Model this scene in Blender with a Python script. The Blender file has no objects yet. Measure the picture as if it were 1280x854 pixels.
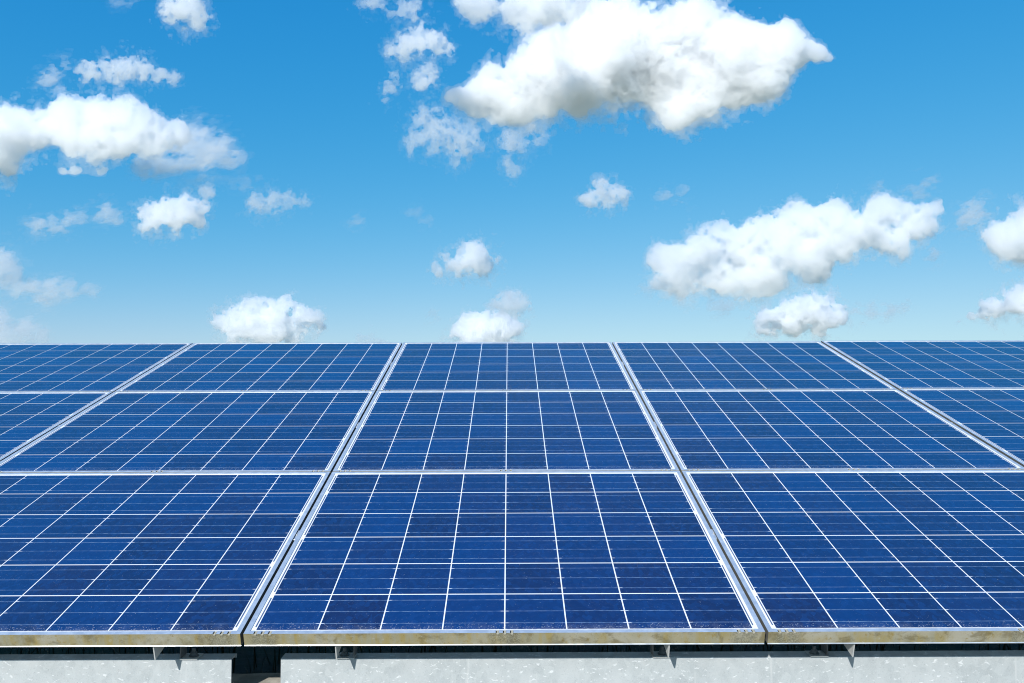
import bpy, bmesh, math, random
import numpy as np
from mathutils import Vector, Matrix

# ---------------------------------------------------------------- camera, sky, sun, exposure
scene = bpy.context.scene
coll = scene.collection
ZF = 0.60                                  # height of the front lip of the array above the soil
TILT = math.radians(17.32)
cam_d = bpy.data.cameras.new('camera')
cam = bpy.data.objects.new('camera', cam_d)
coll.objects.link(cam)
FPX = 937.7                                # focal length in pixels of a 1280 wide picture
cam_d.sensor_width = 36.0
cam_d.lens = FPX / 1280 * 36
cam_d.clip_start = 0.05
cam_d.clip_end = 40000
CAM = Vector((0.0145, -1.959, ZF + 0.645))
PITCH, YAW, ROLL = math.radians(3), -0.0034, 0.0028
CAM_R = (Matrix.Rotation(YAW, 3, 'Z') @ Matrix.Rotation(math.pi / 2 + PITCH, 3, 'X') @ Matrix.Rotation(-ROLL, 3, 'Z'))
cam.matrix_world = Matrix.Translation(CAM) @ CAM_R.to_4x4()
scene.camera = cam

SUN_EL, SUN_AZ = math.radians(34), math.radians(23)      # sun behind the camera, a little to its left
world = bpy.data.worlds.new('World')
scene.world = world
world.use_nodes = True
wn, wl = world.node_tree.nodes, world.node_tree.links
wn.clear()
sky = wn.new('ShaderNodeTexSky')
sky.sky_type = 'NISHITA'
sky.sun_disc = False
sky.sun_elevation = SUN_EL
sky.sun_rotation = math.pi + SUN_AZ
sky.altitude = 0
sky.air_density = 1.0
sky.dust_density = 0.1
sky.ozone_density = 10.0
SKY_GRADE = ((9.0, 2.25, 17.0), (0.81, 0.68, 0.12), (0.72, 0.31, 0.0))          # gain, power, shoulder
# the clear saturated blue of the photograph: each channel of the sky's light through its own power
sep = wn.new('ShaderNodeSeparateColor')
com = wn.new('ShaderNodeCombineColor')
wl.new(sky.outputs[0], sep.inputs[0])
SKY_STRENGTH = 0.11
for ch, (gain, power, shoulder) in enumerate(SKY_GRADE):
    p = wn.new('ShaderNodeMath'); p.operation = 'POWER'
    m = wn.new('ShaderNodeMath'); m.operation = 'MULTIPLY'
    k = wn.new('ShaderNodeMath'); k.operation = 'MULTIPLY'
    k.inputs[1].default_value = SKY_STRENGTH
    wl.new(sep.outputs[ch], k.inputs[0]); wl.new(k.outputs[0], p.inputs[0])
    p.inputs[1].default_value = power
    s1 = wn.new('ShaderNodeMath'); s1.operation = 'MULTIPLY_ADD'
    s1.inputs[1].default_value = shoulder; s1.inputs[2].default_value = 1.0
    dv = wn.new('ShaderNodeMath'); dv.operation = 'DIVIDE'
    wl.new(p.outputs[0], s1.inputs[0]); wl.new(p.outputs[0], dv.inputs[0]); wl.new(s1.outputs[0], dv.inputs[1])
    wl.new(dv.outputs[0], m.inputs[0])
    m.inputs[1].default_value = gain / SKY_STRENGTH
    wl.new(m.outputs[0], com.inputs[ch])
bg = wn.new('ShaderNodeBackground')
bg.inputs['Strength'].default_value = SKY_STRENGTH
wo = wn.new('ShaderNodeOutputWorld')
wl.new(com.outputs[0], bg.inputs['Color'])
wl.new(bg.outputs[0], wo.inputs['Surface'])

sun_d = bpy.data.lights.new('sun', 'SUN')
sun_d.energy = 4.5
sun_d.angle = math.radians(0.5)
sun_d.color = (1.0, 0.975, 0.94)
sun = bpy.data.objects.new('sun', sun_d)
coll.objects.link(sun)
S = Vector((-math.sin(SUN_AZ) * math.cos(SUN_EL), -math.cos(SUN_AZ) * math.cos(SUN_EL), math.sin(SUN_EL)))
sun.rotation_euler = S.to_track_quat('Z', 'Y').to_euler()
sun.location = S * 20

scene.view_settings.view_transform = 'Standard'
scene.view_settings.look = 'None'
scene.view_settings.exposure = 0.3
scene.view_settings.gamma = 1.0
scene.view_settings.use_curve_mapping = False
cy = scene.cycles
cy.use_denoising = True
cy.filter_width = 1.05
cy.max_bounces = 20
cy.diffuse_bounces = 4
cy.glossy_bounces = 4
cy.volume_bounces = 20
cy.transparent_max_bounces = 32
cy.caustics_reflective = False
cy.caustics_refractive = False

# ---------------------------------------------------------------- helpers
def tag(o, label=None, cat=None, group=None, kind=None):
    if label: o['label'] = label
    if cat: o['category'] = cat
    if group: o['group'] = group
    if kind: o['kind'] = kind
    return o

def link(name, me, parent=None, loc=None):
    o = bpy.data.objects.new(name, me)
    coll.objects.link(o)
    if parent is not None: o.parent = parent
    if loc is not None: o.location = loc
    return o

def empty(name, loc=(0, 0, 0), rot=(0, 0, 0)):
    o = bpy.data.objects.new(name, None)
    coll.objects.link(o)
    o.empty_display_size = 0.1
    o.location = loc
    o.rotation_euler = rot
    return o

def mesh_of(name, bm, mats):
    me = bpy.data.meshes.new(name)
    bm.to_mesh(me)
    bm.free()
    for m in (mats if isinstance(mats, (list, tuple)) else [mats]): me.materials.append(m)
    return me

def box(bm, x0, x1, y0, y1, z0, z1, mi=0):
    v = [bm.verts.new((x, y, z)) for z in (z0, z1) for y in (y0, y1) for x in (x0, x1)]
    fs = []
    for q in ((0, 2, 3, 1), (4, 5, 7, 6), (0, 1, 5, 4), (2, 6, 7, 3), (0, 4, 6, 2), (1, 3, 7, 5)):
        f = bm.faces.new([v[i] for i in q]); f.material_index = mi; fs.append(f)
    return fs

def prism(bm, pts, axis, a0, a1, mi=0):
    """closed polygon pts (2D) swept along axis from a0 to a1; axis 'x': pts are (y,z); axis 'y': (x,z); 'z': (x,y)"""
    def P(p, a):
        return {'x': (a, p[0], p[1]), 'y': (p[0], a, p[1]), 'z': (p[0], p[1], a)}[axis]
    A = [bm.verts.new(P(p, a0)) for p in pts]
    B = [bm.verts.new(P(p, a1)) for p in pts]
    n = len(pts)
    fs = [bm.faces.new(A), bm.faces.new(B[::-1])]
    for i in range(n):
        j = (i + 1) % n
        fs.append(bm.faces.new((A[j], A[i], B[i], B[j])))
    for f in fs: f.material_index = mi
    return fs

def bevel(bm, w, seg=2, ang=0.5):
    bmesh.ops.recalc_face_normals(bm, faces=bm.faces[:])
    es = [e for e in bm.edges if len(e.link_faces) == 2 and e.calc_face_angle(0) > ang]
    bmesh.ops.bevel(bm, geom=es, offset=w, segments=seg, affect='EDGES', profile=0.6)

class NT:
    """small material builder"""
    def __init__(s, name):
        s.m = bpy.data.materials.new(name); s.m.use_nodes = True
        s.t = s.m.node_tree; s.n = s.t.nodes; s.n.clear()
        s.out = s.n.new('ShaderNodeOutputMaterial')
    def node(s, typ, **kw):
        d = s.n.new('ShaderNode' + typ)
        for k, v in kw.items(): setattr(d, k, v)
        return d
    def put(s, sock, v):
        if isinstance(v, bpy.types.NodeSocket): s.t.links.new(v, sock)
        else:
            if isinstance(v, (tuple, list)) and len(v) == 3 and sock.type == 'RGBA': v = (*v, 1)
            sock.default_value = v
    def math(s, op, a, b=0.0, c=None, clamp=False):
        d = s.node('Math', operation=op); d.use_clamp = clamp
        s.put(d.inputs[0], a); s.put(d.inputs[1], b)
        if c is not None: s.put(d.inputs[2], c)
        return d.outputs[0]
    def rng(s, v, a, b, c=0.0, d=1.0, smooth=True):
        n = s.node('MapRange', interpolation_type='SMOOTHSTEP' if smooth else 'LINEAR')
        for i, x in zip((0, 1, 2, 3, 4), (v, a, b, c, d)): s.put(n.inputs[i], x)
        return n.outputs[0]
    def mix(s, f, a, b, mode='MIX'):
        n = s.node('Mix', data_type='RGBA', blend_type=mode)
        s.put(n.inputs[0], f); s.put(n.inputs[6], a); s.put(n.inputs[7], b)
        return n.outputs[2]
    def noise(s, vec, scale, detail=3, rough=0.55, dist=0.0, dim='3D'):
        n = s.node('TexNoise', noise_dimensions=dim)
        s.put(n.inputs['Vector'], vec); s.put(n.inputs['Scale'], scale); s.put(n.inputs['Detail'], detail)
        s.put(n.inputs['Roughness'], rough); s.put(n.inputs['Distortion'], dist)
        return n.outputs[0]
    def scale(s, vec, sc, off=(0, 0, 0)):
        n = s.node('Mapping'); s.put(n.inputs['Vector'], vec); s.put(n.inputs['Scale'], sc); s.put(n.inputs['Location'], off)
        return n.outputs[0]
    def bsdf(s, **kw):
        p = s.node('BsdfPrincipled')
        for k, v in kw.items(): s.put(p.inputs[k.replace('_', ' ')], v)
        s.t.links.new(p.outputs[0], s.out.inputs['Surface'])
        return p
    def bump(s, h, strength=0.3, dist=0.001):
        b = s.node('Bump'); s.put(b.inputs['Height'], h); s.put(b.inputs['Strength'], strength); s.put(b.inputs['Distance'], dist)
        return b.outputs[0]
    def wpos(s): return s.node('NewGeometry').outputs['Position']
    def opos(s): return s.node('TexCoord').outputs['Object']

# ---------------------------------------------------------------- materials
def mat_aluminium():
    t = NT('aluminium')
    n = t.noise(t.scale(t.wpos(), (40, 40, 40)), 1.0, 4)
    c = t.mix(t.rng(n, .35, .7), (.61, .645, .68), (.71, .745, .775))
    t.bsdf(Base_Color=c, Metallic=.6, Roughness=t.rng(n, .3, .7, .32, .48))
    return t.m

def mat_stained():
    """front face of the lower frame rail: anodised metal under yellow-brown algae and dust, running in vertical streaks"""
    t = NT('stained_aluminium')
    w, o = t.wpos(), t.opos()
    sx = t.node('SeparateXYZ'); t.put(sx.inputs[0], o)
    streak = t.noise(t.scale(w, (48, 8, 8)), 1.0, 5, .6, .4)
    big = t.noise(t.scale(w, (7, 3, 9)), 1.0, 3, .55)
    fine = t.noise(t.scale(w, (210, 210, 210)), 1.0, 3, .7)
    mid = t.noise(t.scale(w, (70, 60, 60), (3, 1, 7)), 1.0, 4, .65)
    a = t.mix(t.rng(streak, .38, .64), (.285, .265, .175), (.30, .24, .095))
    a = t.mix(t.rng(big, .45, .68), a, (.36, .335, .255))
    a = t.mix(t.rng(mid, .56, .72, 0, .75), a, (.25, .175, .04))
    a = t.mix(t.rng(mid, .30, .42, .6, 0), a, (.37, .355, .28))
    a = t.mix(t.rng(fine, .58, .75, 0, .5), a, (.11, .10, .05))
    blot = t.noise(t.scale(w, (16, 10, 22), (4, 2, 9)), 1.0, 5, .68, .6)
    a = t.mix(t.rng(blot, .50, .66, 0, .62), a, (.125, .098, .040))
    # darker lichen under the drain notches
    ax = t.math('ABSOLUTE', sx.outputs[0])
    m1 = t.rng(ax, .030, .052, 1, 0)
    m2 = t.rng(t.math('ABSOLUTE', t.math('SUBTRACT', ax, .618)), .022, .045, 1, 0)
    m = t.math('MULTIPLY', t.math('MAXIMUM', m1, m2), t.rng(mid, .3, .55, .15, .65))
    spots = t.rng(t.noise(t.scale(w, (330, 330, 330)), 1.0, 2, .6), .42, .62)
    lich = t.mix(spots, (.10, .095, .065), (.27, .26, .19))
    a = t.mix(m, a, lich)
    t.bsdf(Base_Color=a, Metallic=.05, Roughness=.75, Normal=t.bump(fine, .4, .0006))
    return t.m

def mat_white_back():
    t = NT('white_backsheet')
    w = t.wpos()
    sx = t.node('SeparateXYZ'); t.put(sx.inputs[0], t.opos())
    edge = t.rng(sx.outputs[1], .012, .024, 1, 0)
    n = t.noise(t.scale(w, (110, 110, 110)), 1.0, 4, .7)
    c = t.mix(t.math('MULTIPLY', edge, t.rng(n, .3, .65, .25, .95)), (.80, .80, .80), (.40, .385, .38))
    t.bsdf(Base_Color=c, Roughness=.5, Coat_Weight=.6, Coat_Roughness=.08)
    return t.m

def mat_ribbon():
    t = NT('tinned_ribbon')
    n = t.noise(t.scale(t.wpos(), (300, 40, 40)), 1.0, 2)
    t.bsdf(Base_Color=t.mix(n, (.14, .17, .27), (.30, .33, .42)), Metallic=.6, Roughness=.35)
    return t.m

def mat_cell():
    t = NT('silicon_cell')
    uv = t.node('UVMap', uv_map='cell').outputs[0]
    pv = t.node('UVMap', uv_map='panel').outputs[0]
    cid = t.node('Attribute', attribute_name='cell_id').outputs['Fac']
    rnd = t.node('ObjectInfo').outputs['Random']
    cmb = t.node('CombineXYZ'); t.put(cmb.inputs[0], cid); t.put(cmb.inputs[1], t.math('MULTIPLY', rnd, 97.0))
    wnz = t.node('TexWhiteNoise', noise_dimensions='2D'); t.put(wnz.inputs['Vector'], cmb.outputs[0])
    tone = wnz.outputs['Value']
    sc = t.node('SeparateColor'); t.put(sc.inputs[0], wnz.outputs['Color'])
    tone2 = sc.outputs[1]
    w = t.wpos()
    # crystal grains
    vo = t.node('TexVoronoi', feature='F1'); t.put(vo.inputs['Vector'], t.scale(w, (85, 60, 60))); t.put(vo.inputs['Scale'], 1.0)
    gs = t.node('SeparateColor'); t.put(gs.inputs[0], vo.outputs['Color'])
    grain = gs.outputs[0]
    soft = t.noise(t.scale(w, (9, 9, 9)), 1.0, 2)
    base = t.mix(t.rng(tone, 0, 1, 0, 1, False), (.0048, .0065, .047), (.0012, .024, .124))
    base = t.mix(t.rng(tone2, .55, 1.0, 0, .7), base, (.009, .008, .052))
    base = t.mix(t.math('MULTIPLY', t.math('POWER', grain, 2.0), .45), base, (.006, .040, .17))
    base = t.mix(t.rng(soft, .4, .75, 0, .35), base, (.007, .013, .08))
    s = t.node('SeparateXYZ'); t.put(s.inputs[0], uv)
    u, v = s.outputs[0], s.outputs[1]
    # thin print fingers across the busbars
    fin = t.math('ABSOLUTE', t.math('SUBTRACT', t.math('FRACT', t.math('MULTIPLY', u, 62.0)), .5))
    base = t.mix(t.rng(fin, .06, .12, .07, 0), base, (.20, .27, .38))
    # three busbars, brighter where the ribbon leaves the cell
    bb = t.math('ABSOLUTE', t.math('SUBTRACT', t.math('FRACT', t.math('MULTIPLY', v, 3.0)), .5))
    bm_ = t.rng(bb, .013, .020, 1, 0)
    alt = t.math('FRACT', t.math('ADD', t.math('MULTIPLY', tone, 7.0), 0.0))
    e1 = t.rng(u, .035, .075, 1, 0)
    e2 = t.rng(u, .925, .965, 0, 1)
    ends = t.mix(t.math('GREATER_THAN', alt, .5), e1, e2)
    brk = t.noise(t.scale(w, (55, 300, 300)), 1.0, 3, .7)
    bc = t.mix(t.rng(brk, .35, .65), (.05, .10, .21), (.22, .29, .41))
    bc = t.mix(ends, bc, (.85, .87, .9))
    base = t.mix(bm_, base, bc)
    # dust: specks everywhere, a film towards the lower edge of the panel
    sp = t.node('SeparateXYZ'); t.put(sp.inputs[0], pv)
    low = t.rng(sp.outputs[1], .0, .050, 1, 0)
    dn = t.noise(t.scale(w, (240, 240, 240)), 1.0, 2, .65)
    dn2 = t.noise(t.scale(w, (26, 20, 20)), 1.0, 4, .65)
    th = t.math('SUBTRACT', .715, t.math('MULTIPLY', low, .115))
    speck = t.rng(dn, th, t.math('ADD', th, .03), 0, .6)
    film = t.math('MULTIPLY', t.math('POWER', low, 2.0), t.rng(dn2, .36, .7, .0, .11))
    base = t.mix(t.math('MAXIMUM', speck, film), base, (.40, .41, .45))
    rough = t.math('ADD', .07, t.math('MULTIPLY', t.math('MAXIMUM', speck, film), .5))
    t.bsdf(Base_Color=base, Roughness=.42, Specular_IOR_Level=.25, Coat_Weight=1.0, Coat_Roughness=rough, Coat_IOR=1.65)
    return t.m

def mat_galv():
    t = NT('galvanised_steel')
    w = t.wpos()
    warp = t.noise(t.scale(w, (18, 18, 18)), 1.0, 3, .6)
    vec = t.node('VectorMath', operation='ADD'); t.put(vec.inputs[0], w)
    wv = t.node('CombineXYZ'); t.put(wv.inputs[0], t.math('MULTIPLY', warp, .02)); t.put(wv.inputs[2], t.math('MULTIPLY', warp, .035))
    t.put(vec.inputs[1], wv.outputs[0])
    vo = t.node('TexVoronoi', feature='F1'); t.put(vo.inputs['Vector'], t.scale(vec.outputs[0], (62, 40, 45))); t.put(vo.inputs['Scale'], 1.0)
    g = t.node('SeparateColor'); t.put(g.inputs[0], vo.outputs['Color'])
    mp = t.node('Mapping'); t.put(mp.inputs['Vector'], vec.outputs[0]); mp.inputs['Rotation'].default_value = (0, .75, 0); mp.inputs['Scale'].default_value = (46, 60, 125)
    fl = t.noise(mp.outputs[0], 1.0, 3, .6)
    soft = t.noise(t.scale(w, (12, 8, 8)), 1.0, 4, .6)
    c = t.mix(g.outputs[0], (.345, .375, .380), (.425, .455, .455))
    c = t.mix(t.rng(soft, .4, .7), c, (.455, .48, .48))
    c = t.mix(t.rng(fl, .60, .66, 0, .8), c, (.70, .72, .72))
    gr = t.noise(t.scale(w, (520, 400, 420)), 1.0, 3, .75)
    c = t.mix(t.rng(gr, .30, .70, .0, .5), c, (.50, .53, .53))
    fine = t.noise(t.scale(w, (260, 260, 260)), 1.0, 2)
    c = t.mix(t.rng(fine, .60, .74, 0, .5), c, (.25, .27, .28))
    # pale run-off marks
    run = t.noise(t.scale(w, (26, 1, 1.5)), 1.0, 3, .6)
    c = t.mix(t.rng(run, .64, .72, 0, .55), c, (.58, .59, .58))
    t.bsdf(Base_Color=c, Metallic=.18, Roughness=t.rng(g.outputs[1], 0, 1, .42, .6, False), Normal=t.bump(soft, .12, .002))
    return t.m

def mat_bracket():
    t = NT('weathered_steel')
    n = t.noise(t.scale(t.wpos(), (120, 120, 120)), 1.0, 4)
    t.bsdf(Base_Color=t.mix(n, (.42, .42, .40), (.60, .60, .57)), Metallic=.2, Roughness=.55)
    return t.m

def mat_shaded_steel():
    t = NT('shaded_steel')  # darker copy of the bracket steel, shade under the panel edge painted in
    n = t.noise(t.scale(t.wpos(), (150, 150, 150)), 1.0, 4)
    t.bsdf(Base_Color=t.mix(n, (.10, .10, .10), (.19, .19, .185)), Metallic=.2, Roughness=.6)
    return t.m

def mat_dirt():
    t = NT('dried_dirt')
    n = t.noise(t.scale(t.wpos(), (400, 400, 400)), 1.0, 4, .7)
    t.bsdf(Base_Color=t.mix(n, (.22, .20, .14), (.46, .43, .34)), Roughness=.95, Normal=t.bump(n, .8, .001))
    return t.m

def mat_notch_shade():
    t = NT('notch_wall_shade')  # near-black colour standing in for the shadow inside a drain notch
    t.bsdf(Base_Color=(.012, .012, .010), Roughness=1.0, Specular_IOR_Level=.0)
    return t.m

def mat_gap_shade():
    t = NT('gap_shaded_aluminium')  # darkened aluminium: shade of the column gaps painted into the frame sides
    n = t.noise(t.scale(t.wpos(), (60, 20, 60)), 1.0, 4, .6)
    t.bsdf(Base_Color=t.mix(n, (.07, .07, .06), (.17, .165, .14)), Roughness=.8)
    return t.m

def mat_concrete():
    t = NT('concrete')
    w = t.wpos()
    n = t.noise(t.scale(w, (14, 14, 14)), 1.0, 6, .65)
    f = t.noise(t.scale(w, (180, 180, 180)), 1.0, 3, .7)
    c = t.mix(t.rng(n, .3, .7), (.26, .24, .20), (.46, .43, .37))
    c = t.mix(t.rng(f, .6, .75, 0, .6), c, (.14, .13, .11))
    t.bsdf(Base_Color=c, Roughness=.9, Normal=t.bump(f, .5, .002))
    return t.m

def mat_soil():
    t = NT('soil')
    w = t.wpos()
    n = t.noise(t.scale(w, (1.2, 1.2, 1.2)), 1.0, 6, .6)
    f = t.noise(t.scale(w, (25, 25, 25)), 1.0, 5, .7)
    fields = t.noise(t.scale(w, (.004, .006, .004)), 1.0, 3, .5)
    c = t.mix(t.rng(n, .38, .62), (.030, .023, .014), (.028, .042, .012))
    c = t.mix(t.rng(f, .45, .75, 0, .6), c, (.040, .034, .019))
    ln = t.node('VectorMath', operation='LENGTH'); t.put(ln.inputs[0], w)
    c = t.mix(t.rng(ln.outputs[1], 15, 60), c, t.mix(t.rng(fields, .4, .6), (.12, .15, .08), (.20, .20, .14)))
    t.bsdf(Base_Color=c, Roughness=.95, Normal=t.bump(f, .6, .02))
    return t.m

def mat_grass():
    t = NT('grass_blades')
    a = t.node('Attribute', attribute_name='tone').outputs['Fac']
    c = t.mix(a, (.018, .038, .010), (.045, .045, .016))
    t.bsdf(Base_Color=c, Roughness=.6)
    return t.m

M = dict(alu=mat_aluminium(), stain=mat_stained(), back=mat_white_back(), ribbon=mat_ribbon(), cell=mat_cell(), galv=mat_galv(),
         bracket=mat_bracket(), dark=mat_shaded_steel(), dirt=mat_dirt(), notch_shade=mat_notch_shade(), gap_shade=mat_gap_shade(), concrete=mat_concrete(), soil=mat_soil(), grass=mat_grass())

# ---------------------------------------------------------------- ground
def build_ground():
    bm = bmesh.new()
    R = 15000
    # fine near the array, one big sheet to the horizon
    xs = [-R, -3000, -600, -120, -30, -12] + [-6 + .5 * i for i in range(25)] + [12, 30, 120, 600, 3000, R]
    ys = [-R, -3000, -600, -120, -30, -10] + [-4 + .5 * i for i in range(29)] + [16, 40, 120, 600, 3000, R]
    rr = random.Random(4)
    V = [[bm.verts.new((x, y, rr.uniform(-.03, .0) if abs(x) < 7 and -5 < y < 11 else -.02)) for x in xs] for y in ys]
    for j in range(len(ys) - 1):
        for i in range(len(xs) - 1):
            bm.faces.new((V[j][i], V[j][i + 1], V[j + 1][i + 1], V[j + 1][i]))
    for f in bm.faces: f.smooth = True
    o = link('ground', mesh_of('ground', bm, M['soil']))
    tag(o, 'dark earth and grass ground under the array', 'ground', kind='structure')
build_ground()

# ---------------------------------------------------------------- supports
# heights relative to the front lip: beam top -0.0994, beam face y 0.1008, beam 0.10 tall on a concrete strip
BEAM_Y, BEAM_TOP, BEAM_H, FL = 0.1008, ZF - 0.0994, 0.100, 0.040
CONC_TOP = BEAM_TOP - BEAM_H

def build_strip():
    bm = bmesh.new()
    rr = random.Random(9)
    y0, y1 = -0.16, 0.2785
    N = 150
    x0, x1 = -5.2, 5.2
    prof = [(y0, -.12), (y0, CONC_TOP - .012), (y0 + .012, CONC_TOP), (y1 - .01, CONC_TOP), (y1, CONC_TOP - .01), (y1, -.12)]
    rings = []
    for i in range(N + 1):
        x = x0 + (x1 - x0) * i / N
        rings.append([bm.verts.new((x, p[0] + rr.uniform(-.003, .003), p[1] + (rr.uniform(-.0025, 0) if p[1] > 0 else 0))) for p in prof])
    for a, b in zip(rings, rings[1:]):
        for k in range(len(prof) - 1): bm.faces.new((a[k], a[k + 1], b[k + 1], b[k]))
    bm.faces.new(rings[0][::-1]); bm.faces.new(rings[-1])
    bmesh.ops.recalc_face_normals(bm, faces=bm.faces[:])
    o = link('concrete_strip', mesh_of('concrete_strip', bm, M['concrete']))
    tag(o, 'rough concrete strip footing, seen in the gap between the two steel beams', 'footing')
build_strip()

def build_beam(x0, x1, label):
    """cold-rolled C channel: web to the front, top and bottom flange going back, small lips"""
    T = .003
    y, zt, zb = 0.0, BEAM_H, 0.0
    pts = [(y, zb), (y, zt), (y + FL, zt), (y + FL, zt - .010), (y + FL - T, zt - .010), (y + FL - T, zt - T), (y + T, zt - T), (y + T, zb + T),
           (y + FL - T, zb + T), (y + FL - T, zb + .010), (y + FL, zb + .010), (y + FL, zb)]
    bm = bmesh.new()
    prism(bm, pts, 'x', x0, x1)
    bmesh.ops.recalc_face_normals(bm, faces=bm.faces[:])
    es = [e for e in bm.edges if all(abs(v.co.y) < 1e-5 for v in e.verts) and abs(e.verts[0].co.x - e.verts[1].co.x) > .1]
    bmesh.ops.bevel(bm, geom=es, offset=.0028, segments=3, affect='EDGES', profile=.5)
    o = link('steel_beam', mesh_of('steel_beam', bm, M['galv']), loc=(0, BEAM_Y, CONC_TOP + .0005))
    tag(o, label, 'beam', 'galvanised steel beams under the front edge')
build_beam(-4.6, -0.7345, 'galvanised steel beam whose right end stops at the gap, spangled pale grey face')
build_beam(-0.602, 4.6, 'long galvanised steel beam starting right of the gap, under the centre and right panels')

P, L = 1.346, 1.002               # column pitch, row pitch
PW, PH, PT = P - .0085, L - .0045, .0355
ca, sa = math.cos(TILT), math.sin(TILT)
def slope(u, v, w):               # array coordinates to the world
    return Vector((u, v * ca - w * sa, ZF + v * sa + w * ca))

RAIL_U = .426
def make_rail():
    root = empty('mounting_rail', rot=(TILT, 0, 0))
    h = .042
    # web: end cut square to the slope
    bm = bmesh.new()
    box(bm, -.0015, .0015, .003, 3 * L - .03, -h, 0)
    link('web', mesh_of('rail_web', bm, M['bracket']), root)
    bm = bmesh.new()
    box(bm, -.0265, -.0018, .012, 3 * L - .03, -.003, 0)
    link('top_flange', mesh_of('rail_flange', bm, M['bracket']), root)
    # rear leg down to the soil
    bm = bmesh.new()
    leg = [(-.0015, -.02), (-.0015, .02), (.0015, .02)]
    box(bm, -.045, -.0280, 2.55, 2.59, -.04, -.001)
    link('leg_cleat', mesh_of('leg_cleat', bm, M['bracket']), root)
    lm = bmesh.new()
    p = Vector((0, 2.57 * ca, 2.57 * sa))
    box(lm, -.062, -.046, p.y - .02, p.y + .03, -ZF + PT * ca - .06, p.z - .01)
    lo = link('rear_leg', mesh_of('rear_leg', lm, M['galv']), root)
    lo.matrix_parent_inverse = Matrix.Rotation(TILT, 4, 'X').inverted()
    return root

def make_foot(side):
    """L bracket: plate on the beam flange, upright beside the rail, hex bolt"""
    root = empty('angle_bracket')
    bm = bmesh.new()
    prism(bm, [(-.006, .0006), (-.006, .0036), (.036, .0036), (.036, .0006)], 'x', -.024, .024)
    bevel(bm, .0008, 1)
    link('foot_plate', mesh_of('foot_plate', bm, M['bracket']), root)
    bm = bmesh.new()
    x = -.024 * side
    pts = [(-.0055, .0034), (.004, .085), (.034, .085), (.036, .0034)]
    prism(bm, pts, 'x', min(x, x + .003 * side), max(x, x + .003 * side))
    bevel(bm, .0006, 1)
    link('upright', mesh_of('upright', bm, M['dark']), root)
    bm = bmesh.new()
    bmesh.ops.create_cone(bm, cap_ends=True, segments=6, radius1=.0095, radius2=.0088, depth=.008, matrix=Matrix.Translation((.006 * side, .015, .0095)))
    bmesh.ops.create_cone(bm, cap_ends=True, segments=12, radius1=.005, radius2=.0048, depth=.009, matrix=Matrix.Translation((.006 * side, .015, .0178)))
    bmesh.ops.create_cone(bm, cap_ends=True, segments=20, radius1=.013, radius2=.013, depth=.0018, matrix=Matrix.Translation((.006 * side, .015, .0044)))
    link('bolt', mesh_of('foot_bolt', bm, M['dark']), root)
    return root

def copy_tree(o, parent=None):
    c = o.copy(); coll.objects.link(c)
    if parent is not None:
        c.parent = parent; c.matrix_parent_inverse = o.matrix_parent_inverse.copy()
    for ch in list(o.children): copy_tree(ch, c)
    return c

# column, which rail of the column, web side offset, foot (centre offset from the web, upright side)
RAILS = [(-2, -1), (-2, 1), (-1, -1), (-1, 1), (0, -1), (0, 1), (1, -1), (1, 1), (2, -1), (2, 1)]
where = {-2: 'far left column of panels', -1: 'left column of panels', 0: 'centre column of panels', 1: 'right column of panels', 2: 'far right column of panels'}
# measured web positions and feet (metres from the array centre): web x, foot plate centre, upright side (-1 upright at the right end)
spec = {(-1, 1): (-.905, -.848, 1), (0, -1): (-.436, -.428, -1), (0, 1): (.425, .421, 1), (1, -1): (.904, .846, -1)}
rail0 = make_rail()
foot0 = {1: make_foot(1), -1: make_foot(-1)}
used_r, used_f = False, {1: False, -1: False}
for col, k in RAILS:
    wx, fx, sd = spec.get((col, k), (col * P + k * RAIL_U, col * P + k * RAIL_U - .052 * (1 if k > 0 else -1) * -1, k))
    r = copy_tree(rail0) if used_r else rail0
    used_r = True
    b = slope(wx, 0, -PT - .0006)
    r.location = b
    side = 'right' if k > 0 else 'left'
    tag(r, 'steel mounting rail under the %s side of the %s' % (side, where[col]), 'rail', 'rails carrying the panels')
    f = copy_tree(foot0[sd]) if used_f[sd] else foot0[sd]
    used_f[sd] = True
    f.location = (fx, BEAM_Y, BEAM_TOP)
    tag(f, 'small bolted steel bracket on the beam, %s side of the %s' % (side, where[col].replace(' of panels', '')), 'bracket', 'brackets standing on the beam')

# ---------------------------------------------------------------- solar panels
LIP, SLIP, GD = .0125, .0128, .0026            # frame lip width, glass below the lip
NOTCH = [-.0185, 0, .0185]
NPOS = [s + d for s in (-PW / 2 + .048, 0, PW / 2 - .048) for d in NOTCH]
NWID, NDEP = .0088, .0030
MB, MT = .0065, .0072             # white margin at the lower and upper edge
CP, CPV, CG, CGV = .1610, .1605, .0036, .0042           # cell pitch, gaps between columns and between rows of cells

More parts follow.
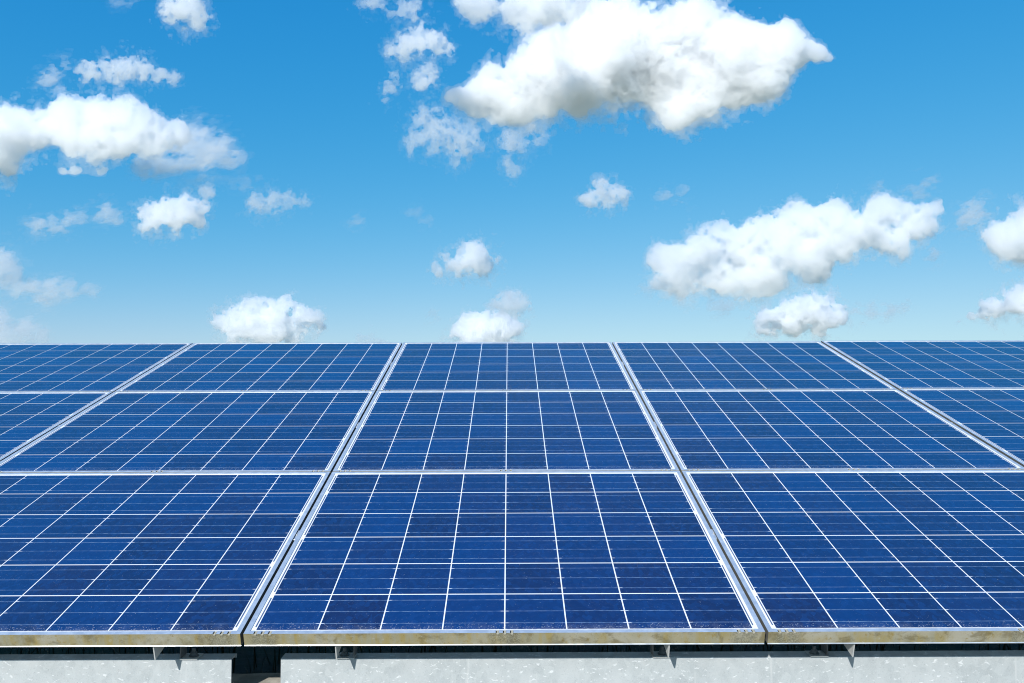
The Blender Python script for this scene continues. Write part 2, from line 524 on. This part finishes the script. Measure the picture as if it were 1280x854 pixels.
def make_frame_mesh(top_notches):
    bm = bmesh.new()
    x0, x1 = -PW / 2, PW / 2
    # side rails
    box(bm, x0, x0 + SLIP, LIP, PH - LIP, -PT, 0)
    box(bm, x1 - SLIP, x1, LIP, PH - LIP, -PT, 0)
    # top rail
    box(bm, x0, x1, PH - LIP, PH, -PT, 0)
    # bottom rail: body below the notch depth, lip in pieces between the notches
    box(bm, x0, x1, 0, LIP, -PT, -NDEP)
    cuts = sorted([(c - NWID / 2, c + NWID / 2) for c in NPOS])
    a = x0
    for c0, c1 in cuts + [(x1, x1)]:
        box(bm, a, c0, .0, LIP, -NDEP, 0)
        a = c1
    bmesh.ops.remove_doubles(bm, verts=bm.verts[:], dist=1e-6)
    # drop the interior double faces between lip pieces and body
    bm.normal_update()
    for f in bm.faces:
        if abs(f.normal.y + 1) < .01 and f.calc_center_median().y < 1e-4: f.material_index = 1
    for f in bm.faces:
        if abs(abs(f.normal.x) - 1) < .01 and abs(abs(f.calc_center_median().x) - PW / 2) < 1e-4: f.material_index = 2  # outer side walls take the painted gap shade
    # rounded clean lip along the foot of the front face
    for f in prism(bm, [(-.0014, -PT - .0002), (-.0014, -PT + .0014), (-.0002, -PT + .0026), (-.0002, -PT - .0002)], 'x', x0, x1): f.material_index = 0
    return mesh_of('panel_frame', bm, [M['alu'], M['stain'], M['gap_shade']])

def make_back_mesh():
    bm = bmesh.new()
    box(bm, -PW / 2 + SLIP - .001, PW / 2 - SLIP + .001, LIP - .001, PH - LIP + .001, -GD - .005, -GD)
    return mesh_of('backsheet', bm, M['back'])

CY0 = LIP + MB
def make_cells_mesh():
    me = bpy.data.meshes.new('cell_grid')
    vs, fs, uvs, pvs, ids = [], [], [], [], []
    c = CP - CG
    z = -GD + .0004
    for j in range(6):
        for i in range(8):
            xa = (i - 4) * CP + CG / 2
            ya = CY0 + j * CPV
            n = len(vs)
            d = CPV - CGV
            vs += [(xa, ya, z), (xa + c, ya, z), (xa + c, ya + d, z), (xa, ya + d, z)]
            fs.append((n, n + 1, n + 2, n + 3))
            uvs += [(0, 0), (1, 0), (1, 1), (0, 1)]
            pvs += [((x + PW / 2) / PW, (y - CY0) / (6 * CPV)) for x, y, _ in vs[-4:]]
            ids.append(float(j * 8 + i) + .37)
    me.from_pydata(vs, [], fs)
    for nm, data in (('cell', uvs), ('panel', pvs)):
        l = me.uv_layers.new(name=nm)
        l.data.foreach_set('uv', np.array(data, dtype=np.float32).ravel())
    a = me.attributes.new('cell_id', 'FLOAT', 'FACE')
    a.data.foreach_set('value', np.array(ids, dtype=np.float32))
    me.materials.append(M['cell'])
    return me

def make_ribbon_mesh(side):
    bm = bmesh.new()
    xc = side * (4 * CP + .0032)
    pairs = [(0, 2), (2, 4), (4, 6)] if side > 0 else [(0, 1), (1, 3), (3, 5), (5, 6)]
    for a, b in pairs:
        ya, yb = CY0 + a * CPV + .012, CY0 + b * CPV - CGV - .012
        z = -GD + .0004
        v = [bm.verts.new(p) for p in ((xc - .0019, ya, z), (xc + .0019, ya, z), (xc + .0019, yb, z), (xc - .0019, yb, z))]
        bm.faces.new(v)
    return mesh_of('bus_ribbon', bm, M['ribbon'])

def make_plug_mesh():
    bm = bmesh.new()
    # dried dirt in the notch with a short tongue over the front face, black box painting the notch wall's shadow in the other side
    box(bm, -.0012, .0042, -.0010, LIP - .001, -NDEP - .0002, -.0006)
    box(bm, -.0018, .0042, -.0013, .0002, -.0060, -.0009)
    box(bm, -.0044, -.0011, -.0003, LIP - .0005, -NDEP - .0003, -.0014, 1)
    bevel(bm, .0006, 1)
    rr = random.Random(2)
    for v in bm.verts: v.co += Vector((rr.uniform(-.0004, .0004), rr.uniform(-.0003, .0003), rr.uniform(-.0003, .0003)))
    return mesh_of('drain_dirt_shade', bm, [M['dirt'], M['notch_shade']])

FRAME = make_frame_mesh(False)
BACK, CELLS = make_back_mesh(), make_cells_mesh()
RIB = {1: make_ribbon_mesh(1), -1: make_ribbon_mesh(-1)}
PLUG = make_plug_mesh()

def make_panel():
    root = empty('solar_panel')
    link('frame', FRAME, root)
    link('backsheet', BACK, root)
    link('cell_grid', CELLS, root)
    for s in (-1, 1): link('bus_ribbon', RIB[s], root)
    for x in NPOS: link('drain_dirt_shade', PLUG, root, (x, 0, 0))
    return root

row_txt = ['front row', 'middle row', 'top row']
col_txt = {-2: 'far left end', -1: 'left of centre', 0: 'centre', 1: 'right of centre', 2: 'far right end'}
rise = {-2: (0, 0), -1: (0, 0), 0: (0, .0015), 1: (.0, .003), 2: (.004, .006)}      # the right columns sit a few mm proud
panel0 = make_panel()
first = True
for r in range(3):
    for c in range(-2, 3):
        p = panel0 if first else copy_tree(panel0)
        first = False
        a, b = rise[c]
        p.location = slope(c * P, r * L, a)
        p.rotation_euler = (TILT, 0, 0)
        extra = ', lower frame stained' if r == 0 else (', edge against sky' if r == 2 else '')
        tag(p, 'blue solar panel at the %s of the %s%s' % (col_txt[c], row_txt[r], extra) if c in (-2, 0, 2) else
            'blue solar panel of the %s, one %s%s' % (row_txt[r], col_txt[c], extra), 'solar panel', 'solar panels of the array')

# clamps between the columns
def make_clamp():
    root = empty('panel_clamp', rot=(TILT, 0, 0))
    bm = bmesh.new()
    box(bm, -.0038, .0038, -.030, .030, -.016, -.0040)
    bevel(bm, .0006, 1)
    link('clamp_plate', mesh_of('clamp_plate', bm, M['alu']), root)
    bm = bmesh.new()
    bmesh.ops.create_cone(bm, cap_ends=True, segments=6, radius1=.0031, radius2=.0029, depth=.003, matrix=Matrix.Translation((0, 0, -.0026)))
    link('bolt', mesh_of('clamp_bolt', bm, M['bracket']), root)
    return root
gap_txt = {-2: 'between the far left and left columns', -1: 'left of the centre column', 0: 'right of the centre column', 1: 'between the right and far right columns'}
cl0 = make_clamp()
first = True
for r in range(3):
    for g in range(-2, 2):
        k = cl0 if first else copy_tree(cl0)
        first = False
        k.location = slope((g + .5) * P, (r + .515) * L, 0)
        tag(k, 'small metal clamp in the gap %s, %s' % (gap_txt[g], row_txt[r]), 'clamp', 'clamps in the gaps between panels')

# ---------------------------------------------------------------- grass behind the footing
def build_grass():
    rr = random.Random(21)
    vs, fs, tone = [], [], []
    def blade(x, y, h, tn):
        a = rr.uniform(0, 2 * math.pi); w = rr.uniform(.002, .004); lean = rr.uniform(.1, .7) * h
        b = rr.uniform(0, 2 * math.pi)
        dx, dy = math.cos(a) * w, math.sin(a) * w
        lx, ly = math.cos(b) * lean, math.sin(b) * lean
        n = len(vs)
        vs.extend([(x - dx, y - dy, -.03), (x + dx, y + dy, -.03), (x + dx * .7 + lx * .35, y + dy * .7 + ly * .35, h * .55), (x - dx * .7 + lx * .35, y - dy * .7 + ly * .35, h * .55), (x + lx, y + ly, h)])
        fs.append((n, n + 1, n + 2, n + 3)); fs.append((n + 3, n + 2, n + 4))
        tone.extend([tn, tn])
    for _ in range(2600):
        blade(rr.uniform(-3.6, 3.6), .30 + rr.random() ** 1.6 * 2.6, rr.uniform(.10, .34), rr.random())
    for _ in range(5000):
        blade(rr.uniform(-3.5, 3.5), rr.uniform(-1.6, -.2), rr.uniform(.04, .16), rr.random())
    me = bpy.data.meshes.new('grass')
    me.from_pydata(vs, [], fs)
    a = me.attributes.new('tone', 'FLOAT', 'FACE')
    a.data.foreach_set('value', np.array(tone, dtype=np.float32))
    me.materials.append(M['grass'])
    tag(link('grass', me), 'grass growing in the shade under the array', 'grass', kind='stuff')
build_grass()

# ---------------------------------------------------------------- clouds
def lattice_noise(p, wl, rng):
    """gradient-free value noise on points p (3,n...) with wavelength wl; smooth, in -1..1"""
    N = 64
    tab = rng.random((N, N, N), dtype=np.float32) * 2 - 1
    q = [c / wl + o for c, o in zip(p, rng.random(3) * 50)]
    i = [np.floor(c).astype(np.int32) for c in q]
    f = [(c - k).astype(np.float32) for c, k in zip(q, i)]
    f = [c * c * c * (c * (c * 6 - 15) + 10) for c in f]
    i0 = [k % N for k in i]; i1 = [(k + 1) % N for k in i]
    def g(a, b, c): return tab[a, b, c]
    x0 = g(i0[0], i0[1], i0[2]) * (1 - f[0]) + g(i1[0], i0[1], i0[2]) * f[0]
    x1 = g(i0[0], i1[1], i0[2]) * (1 - f[0]) + g(i1[0], i1[1], i0[2]) * f[0]
    y0 = x0 * (1 - f[1]) + x1 * f[1]
    x0 = g(i0[0], i0[1], i1[2]) * (1 - f[0]) + g(i1[0], i0[1], i1[2]) * f[0]
    x1 = g(i0[0], i1[1], i1[2]) * (1 - f[0]) + g(i1[0], i1[1], i1[2]) * f[0]
    y1 = x0 * (1 - f[1]) + x1 * f[1]
    return y0 * (1 - f[2]) + y1 * f[2]

def surface_nets(F, org, h):
    """closed quad surface of F > 0 on a regular grid"""
    ins = F > 0
    s = [ins[a:F.shape[0] - 1 + a, b:F.shape[1] - 1 + b, c:F.shape[2] - 1 + c] for a in (0, 1) for b in (0, 1) for c in (0, 1)]
    cnt = sum(x.astype(np.int8) for x in s)
    act = (cnt > 0) & (cnt < 8)
    idx = np.full(act.shape, -1, np.int32)
    ai, aj, ak = np.nonzero(act)
    idx[ai, aj, ak] = np.arange(len(ai))
    acc = np.zeros((len(ai), 3), np.float32); num = np.zeros(len(ai), np.float32)
    corners = [(a, b, c) for a in (0, 1) for b in (0, 1) for c in (0, 1)]
    for p in corners:
        for ax in range(3):
            if p[ax] == 1: continue
            q = list(p); q[ax] = 1
            fa = F[ai + p[0], aj + p[1], ak + p[2]]; fb = F[ai + q[0], aj + q[1], ak + q[2]]
            m = (fa > 0) != (fb > 0)
            t = np.where(m, fa / np.where(m, fa - fb, 1), 0)
            pt = np.array(p, np.float32)[None].repeat(len(ai), 0)
            pt[:, ax] += t
            acc += pt * m[:, None]; num += m
    v = (np.stack([ai, aj, ak], 1) + acc / num[:, None]) * h + org
    quads = []
    for ax in range(3):
        o1, o2 = [(1, 2), (2, 0), (0, 1)][ax]
        a = ins; sl0 = [slice(None)] * 3; sl1 = [slice(None)] * 3
        sl0[ax] = slice(0, -1); sl1[ax] = slice(1, None)
        e0, e1 = ins[tuple(sl0)], ins[tuple(sl1)]
        for sign in (True, False):
            m = (e0 & ~e1) if sign else (~e0 & e1)
            c = np.array(np.nonzero(m))
            ok = (c[o1] > 0) & (c[o2] > 0) & (c[o1] < F.shape[o1] - 1) & (c[o2] < F.shape[o2] - 1)
            c = c[:, ok]
            def get(d1, d2):
                k = c.copy(); k[o1] -= d1; k[o2] -= d2
                return idx[k[0], k[1], k[2]]
            q = [get(1, 1), get(0, 1), get(0, 0), get(1, 0)]
            if not sign: q = q[::-1]
            quads.append(np.stack(q, 1))
    return v, np.concatenate(quads)

CLOUD_MATS = {}
def cloud_mat(sigma):
    key = round(math.log(sigma) * 8)
    if key not in CLOUD_MATS:
        s = math.exp(key / 8)
        t = NT('cloud_vapour')
        v = t.node('VolumePrincipled')
        v.inputs['Color'].default_value = (.994, .995, .996, 1)
        v.inputs['Density'].default_value = s
        v.inputs['Anisotropy'].default_value = .25
        t.t.links.new(v.outputs[0], t.out.inputs['Volume'])
        t.m.cycles.homogeneous_volume = True
        CLOUD_MATS[key] = t.m
    return CLOUD_MATS[key]

def px_dir(x, y):
    d = CAM_R @ Vector(((x - 640) / FPX, -(y - 427) / FPX, -1))
    return d                                   # depth 1 along the optical axis

def build_cloud(seed, puffs, dist, label, dens=1.0, rag=1.0, step=2.0, veil=6.0, name='cloud'):
    """puffs: (x, y, radius) as bearings in the 1280 wide view; turned into a body of vapour at its own distance with its own depth"""
    rng = np.random.default_rng(seed)
    pf = np.array(puffs, float)
    thin = dens < .36
    if thin: pf[:, 2] *= 1.1
    cx, cy_ = (pf[:, 0].min() + pf[:, 0].max()) / 2, (pf[:, 1].min() + pf[:, 1].max()) / 2
    rm = pf[:, 2].max()
    SQ = .85                                    # a little flatter along the line of sight than across
    dep = rng.uniform(-.45, .45, len(pf)) * pf[:, 2]
    pad = 14 + rm * .55
    lo = np.array([(pf[:, 0] - pf[:, 2]).min() - pad, (pf[:, 1] - pf[:, 2]).min() - pad, (dep - pf[:, 2] * SQ).min() - pad * .8])
    hi = np.array([(pf[:, 0] + pf[:, 2]).max() + pad, (pf[:, 1] + pf[:, 2]).max() + pad, (dep + pf[:, 2] * SQ).max() + pad * .8])
    n = np.ceil((hi - lo) / step).astype(int)
    ax = [lo[k] + step * np.arange(n[k]) for k in range(3)]
    g = np.meshgrid(*[a.astype(np.float32) for a in ax], indexing='ij')
    # slow domain warp, then smooth union of the puffs
    wl0 = max(14.0, rm * 1.1)
    w = [lattice_noise(g, wl0, rng) * wl0 * .26 for _ in range(3)]
    gw = [a + b for a, b in zip(g, w)]
    acc = np.zeros(g[0].shape, np.float32)
    kk = .30
    for (x, y, r), dz in zip(pf, dep):
        d = np.sqrt((gw[0] - x) ** 2 + (gw[1] - y) ** 2 + ((gw[2] - dz) / SQ) ** 2)
        acc += np.exp(np.clip((r - d) / (kk * max(r, 7)), -30, 12))
    F = np.log(np.maximum(acc, 1e-12)) * kk * np.float32(np.clip(rm * .6, 7, 26))
    F -= min(4.5, rm * .15)
    lam = max(13.0, rm * .9)
    fine = np.zeros_like(F)
    while lam > step * 1.5:
        src = gw if lam > 12 else g
        if thin: src = [src[0] * .55 + src[1] * .25, src[1], src[2]]      # thin vapour is drawn out along the wind
        nz = lattice_noise(src, lam, rng)
        bil = 1 - 2 * np.abs(nz)                             # billows on top of plain noise
        k = rag * (5.4 * (min(lam, 45) / 30) ** (.6 if lam > 30 else .45) if lam > 11 else 5.2 * (lam / 11) ** .35)
        if lam > 9: F += k * (.40 * bil + .62 * nz + .02)
        else: F += k * (.25 * bil + .80 * nz - .02)
        if lam < 26: fine += k * nz
        lam *= .56
    for k in range(3):
        sl = [slice(None)] * 3
        for e in (0, -1):
            sl[k] = e; F[tuple(sl)] = np.minimum(F[tuple(sl)], -30)
    # dense body, and round it a thin veil with a more torn outline
    shells = [(F, 1.0)]
    # the veil trails below and behind: broken vapour under the base
    fall = np.clip((g[1] - pf[:, 1].mean()) / max(20.0, np.ptp(pf[:, 1]) * .5 + rm), -.6, 1.0)
    shells.append((np.where(F > -29, F + min(veil, rm * .13) * (1 + .9 * fall) + .95 * fine, -1.0), .17))
    dv = px_dir(cx, cy_)
    fwd = CAM_R @ Vector((0, 0, -1))
    right, up = CAM_R @ Vector((1, 0, 0)), CAM_R @ Vector((0, 1, 0))
    m = dist / FPX
    R3 = np.array([right, -up, fwd])
    loc = CAM + dv * dist
    cos, qs, mi, nv = [], [], [], 0
    for k, (fld, part) in enumerate(shells):
        v, q = surface_nets(fld, lo, step)
        if len(q) == 0: continue
        pts = (v - np.array([cx, cy_, 0])) * m
        # follow the bearing so that the body keeps its shape away from the axis
        depth = pts[:, 2].copy()
        pts[:, 0] += depth * (cx - 640) / FPX
        pts[:, 1] += depth * (cy_ - 427) / FPX
        cos.append(pts @ R3); qs.append(q + nv); mi.append(np.full(len(q), k, np.int32)); nv += len(v)
    co, q, mi = np.concatenate(cos), np.concatenate(qs), np.concatenate(mi)
    me = bpy.data.meshes.new(name)
    me.vertices.add(len(co)); me.vertices.foreach_set('co', co.astype(np.float32).ravel())
    me.loops.add(len(q) * 4); me.loops.foreach_set('vertex_index', q.astype(np.int32).ravel())
    me.polygons.add(len(q))
    me.polygons.foreach_set('loop_start', np.arange(0, len(q) * 4, 4, dtype=np.int32))
    me.polygons.foreach_set('loop_total', np.full(len(q), 4, np.int32))
    me.polygons.foreach_set('material_index', mi)
    me.update(calc_edges=True)
    for _, part in shells: me.materials.append(cloud_mat((.13 if rm > 34 else .11) * dens * part / m))
    o = link(name, me, loc=loc)
    tag(o, label, 'cloud', 'clouds in the sky')
    return o

def Z(off, s, pts): return [(off[0] + x / s, off[1] + y / s, r / s) for x, y, r in pts]
ZA = lambda p: Z((0, 0), 1.942, p)
ZB = lambda p: Z((430, 0), 2.032, p)
ZC = lambda p: Z((780, 200), 2.56, p)
ZD = lambda p: Z((380, 200), 2.56, p)
CLOUDS = [
 # upper middle
 (ZB([(540,110,60),(640,80,75),(720,70,65),(640,170,85),(740,160,88),(840,110,75),(930,110,80),(880,200,88),(1010,130,70),(1100,110,55),(1150,130,42),(1190,130,32),(1230,150,14),(990,200,60),(860,270,48),(1050,190,50),(560,200,68),(480,190,58),(420,220,58),(370,220,48),(340,260,42),(320,250,36),(450,260,48),(530,270,46),(610,280,32),(400,290,32),(290,240,22),(380,180,30),(880,40,35),(1110,70,25)]),
  1500, 'largest white cloud, high above the middle of the array, grey underside', 1.0, 1.0, 1.5),
 (ZB([(205,305,24),(240,322,30),(185,350,20),(225,375,14),(285,350,26),(300,385,18),(285,410,10),(330,335,18),(170,380,9),(345,372,12)]), 1450, 'ragged wisp hanging off the lower left of the largest cloud', .42, 1.75, 1.25),
 (ZB([(430,360,22),(420,415,15),(500,350,11),(460,320,17),(425,430,9)]), 1460, 'thin torn shreds just below the left half of the largest cloud', .4, 1.7, 1.25),
 (ZB([(340,15,40),(310,0,30),(370,20,25),(450,10,50),(520,5,60),(570,0,45),(480,50,28),(440,30,35)]), 1600, 'white cloud cut off by the top edge, touching the largest cloud', .75, 1.0, 1.5),
 (ZB([(200,90,30),(160,115,28),(230,110,28),(130,130,20),(260,120,15)]), 1550, 'small slanting cloud puff left of the largest cloud', .6, 1.2, 1.5),
 (ZB([(205,195,22),(215,175,12),(195,212,12)]), 1500, 'tiny bright cloud shred below the small slanting puff', .6, 1.3, 1.25),
 (ZB([(125,210,17),(112,230,12),(130,190,8),(100,247,7)]), 1500, 'tiny torn cloud shred leaning down to the left', .45, 1.3, 1.25),
 (ZB([(150,28,18),(180,25,20),(120,32,12)]), 1650, 'flat little cloud near the top edge above the slanting puff', .4, 1.2, 1.25),
 (ZB([(70,5,18),(50,10,12),(95,2,12)]), 1650, 'sliver of cloud cut by the top edge left of the flat one', .4, 1.2, 1.25),
 # right
 (ZC([(110,390,38),(100,330,28),(150,300,40),(140,270,20),(200,330,58),(180,410,38),(250,280,50),(310,250,48),(340,230,28),(280,350,60),(360,300,68),(430,240,50),(460,200,24),(500,220,52),(560,190,50),(620,180,50),(680,180,52),(540,280,60),(620,270,60),(690,250,60),(760,220,60),(800,170,48),(850,170,45),(900,180,45),(930,220,48),(960,160,32),(1000,150,22),(980,220,32),(620,340,42),(580,350,32),(450,350,55),(400,390,42),(330,400,38),(480,400,32),(700,310,28),(820,270,36),(880,270,34),(562,222,55),(437,285,55),(162,369,45),(115,330,36)]),
  2000, 'long lumpy white cloud rising to the right, above the right side of the array', 1.0, 1.0, 1.4),
 (ZC([(480,510,38),(530,500,42),(590,475,46),(640,490,48),(690,500,32),(560,540,26),(450,530,32),(620,535,24)]), 2600, 'low round-topped cloud just above the array below the long lumpy one', 1.50, 1.0, 1.5),
 (ZC([(750,495,20),(800,488,20),(850,480,15),(900,475,11)]), 2700, 'thin grey tail trailing right from the low round-topped cloud', .28, 1.5, 1.25),
 (ZC([(1100,180,26),(1135,162,28),(1075,200,16)]), 2000, 'soft small puff off the right tip of the long lumpy cloud', .30, 1.2, 1.25),
 (ZC([(1180,250,42),(1240,240,52),(1280,220,58),(1320,230,70),(1220,290,33),(1270,300,40)]), 2000, 'white cloud cut by the right edge, the upper one there', .9, 1.0, 1.5),
 (ZC([(1290,440,48),(1240,440,36),(1200,460,32),(1160,480,26),(1110,495,18),(1070,505,12),(1250,470,28),(1340,450,60)]), 2600, 'white cloud cut by the right edge, the lower one with a tapering tail', 1.20, 1.1, 1.5),
 (ZC([(990,318,17),(975,328,10)]), 2100, 'tiny pale puff under the right end of the long lumpy cloud', .35, 1.3, 1.25),
 (ZC([(960,92,20),(985,82,12),(935,100,10),(905,112,10)]), 2000, 'faint streak of cloud above the right end of the long lumpy cloud', .22, 1.5, 1.25),
 (ZC([(822,82,13),(806,100,9)]), 2000, 'faint small wisp above the middle of the long lumpy cloud', .18, 1.5, 1.25),
 (ZC([(130,110,13),(112,108,8)]), 2000, 'tiny faint puff right of the small bright centre cloud', .3, 1.4, 1.25),
 (ZC([(192,103,13),(186,138,10)]), 2000, 'tiny faint double puff left of the long lumpy cloud', .22, 1.4, 1.25),
 (ZC([(310,470,18),(330,455,12),(285,475,9)]), 2300, 'pale scrap of cloud hanging under the long lumpy cloud', .25, 1.5, 1.25),
 # centre
 (ZD([(960,110,38),(920,120,26),(895,135,12),(1010,115,24),(1030,122,12)]), 2000, 'small bright cloud alone in the middle of the blue', .8, 1.1, 1.25),
 (ZD([(540,290,33),(580,300,33),(520,320,38),(470,320,28),(570,340,32),(600,325,20),(490,345,24),(430,355,16),(400,360,9),(450,300,11)]), 2200, 'bright ragged cloud left of the middle, well clear of the array', .9, 1.1, 1.25),
 (ZD([(660,450,28),(650,465,33),(690,465,26),(620,468,20),(710,470,15)]), 2500, 'small cloud floating above the low white one over the centre panel', 0.6, 1.0, 1.25),
 (ZD([(515,525,28),(560,530,36),(490,550,28),(620,525,38),(650,525,33),(670,530,20),(540,570,42),(620,570,46)]), 2600, 'low white cloud resting on the top edge of the centre panel', 1.35, 1.0, 1.25),
 (ZD([(355,172,11),(340,172,8)]), 2000, 'very faint wisp in the blue left of the centre', .1, 1.5, 1.25),
 (ZD([(390,203,10)]), 2000, 'faint dot of cloud under the very faint wisp', .14, 1.5, 1.25),
 (ZD([(172,192,11),(160,203,7)]), 2000, 'lone faint shred right of the flat streak cloud', .14, 1.5, 1.25),
 (ZD([(412,498,10)]), 2400, 'tiny pale dot left of the cloud over the centre panel', .2, 1.5, 1.25),
 # left
 (ZA([(430,30,32),(460,15,32),(480,45,26),(408,40,17),(500,50,12),(450,0,30)]), 1700, 'white cloud at the top edge in the left third', .7, 1.1, 1.5),
 (ZA([(180,180,11),(220,175,21),(270,165,26),(310,165,28),(350,170,22),(390,185,16),(420,192,11),(290,185,16)]), 1700, 'flat white cloud in the upper left with a pointed right end', .6, 1.2, 1.25),
 (ZA([(115,185,15),(135,168,12),(155,160,7)]), 1700, 'small hooked wisp left of the flat upper left cloud', .35, 1.4, 1.25),
 (ZA([(0,290,40),(30,300,35),(0,380,38),(-30,340,70),(60,320,38),(110,290,45),(150,285,48),(200,275,45),(200,245,12),(180,330,42),(250,290,50),(300,290,45),(340,295,34),(260,330,40),(330,325,42),(390,320,38),(440,325,34),(350,365,30),(300,355,30),(230,370,24),(190,398,17),(160,410,11),(255,412,12),(10,400,20)]),
  1600, 'big white cloud reaching in from the left edge', .62, 1.25, 1.4),
 (ZA([(360,525,26),(400,520,33),(450,510,33),(490,505,23),(350,545,18),(430,540,22),(480,540,18)]), 2000, 'compact bright cloud under the big left one', .95, 1.0, 1.25),
 (ZA([(505,462,15),(492,470,9)]), 2000, 'tiny puff at the upper right of the compact bright cloud', .4, 1.3, 1.25),
 (ZA([(90,552,14),(130,545,12),(170,530,14),(200,530,12),(250,515,14),(280,525,11),(150,557,9)]), 2000, 'thin wavy strip of cloud left of the compact bright cloud', .35, 1.5, 1.25),
 (ZA([(620,490,18),(660,490,20),(700,485,16),(740,485,12),(650,505,12)]), 2000, 'flat streak cloud right of the compact bright cloud', .4, 1.3, 1.25),
 (ZA([(600,443,9),(570,445,7),(630,440,5)]), 2000, 'hairline wisp above the flat streak cloud', .15, 1.5, 1.25),
 (ZA([(80,700,32),(120,700,28),(170,695,22),(220,700,20),(50,690,22),(0,650,40),(30,665,22),(95,725,12)]), 2600, 'soft faded cloud low at the left edge', .28, 1.2, 1.5),
 (ZA([(-10,805,44),(50,800,28),(100,812,22)]), 2800, 'faded bank of cloud behind the top edge at the far left', .27, 1.1, 1.5),
 (ZA([(540,775,25),(575,770,25),(620,752,20),(600,775,33),(650,770,28),(690,748,26),(680,775,33),(730,775,26),(770,780,20),(620,800,33),(570,810,22),(700,800,28),(660,810,28)]), 2600, 'low cumulus puff above the left panels near the top edge', 1.20, 1.1, 1.25),
 (ZA([(285,4,12),(320,8,8)]), 1700, 'faint smudge of cloud at the top edge in the upper left', .12, 1.5, 1.25),
 (ZD([(215,572,16),(240,580,16),(185,582,12)]), 3000, 'pale cloud tip peeking over the top edge of the panels', .3, 1.2, 1.25),
 (ZA([(470,345,36),(510,355,36),(545,365,28),(450,385,30),(400,395,30),(550,390,20),(350,405,22),(580,380,13),(500,385,28)]), 1600, 'translucent fraying right end of the big cloud at the left edge', .26, 1.3, 1.4),
]
for i, (pf, D, lab, dn, rg, st) in enumerate(CLOUDS):
    # one cloud layer 600 m up: the lower a cloud stands over the array, the farther away it is
    ym = np.average([p[1] for p in pf], weights=[p[2] ** 2 for p in pf])
    build_cloud(100 + i, pf, 600 * FPX / (480 - ym), lab, dn, rg, min(st, 1.25) if len(pf) < 15 else st)
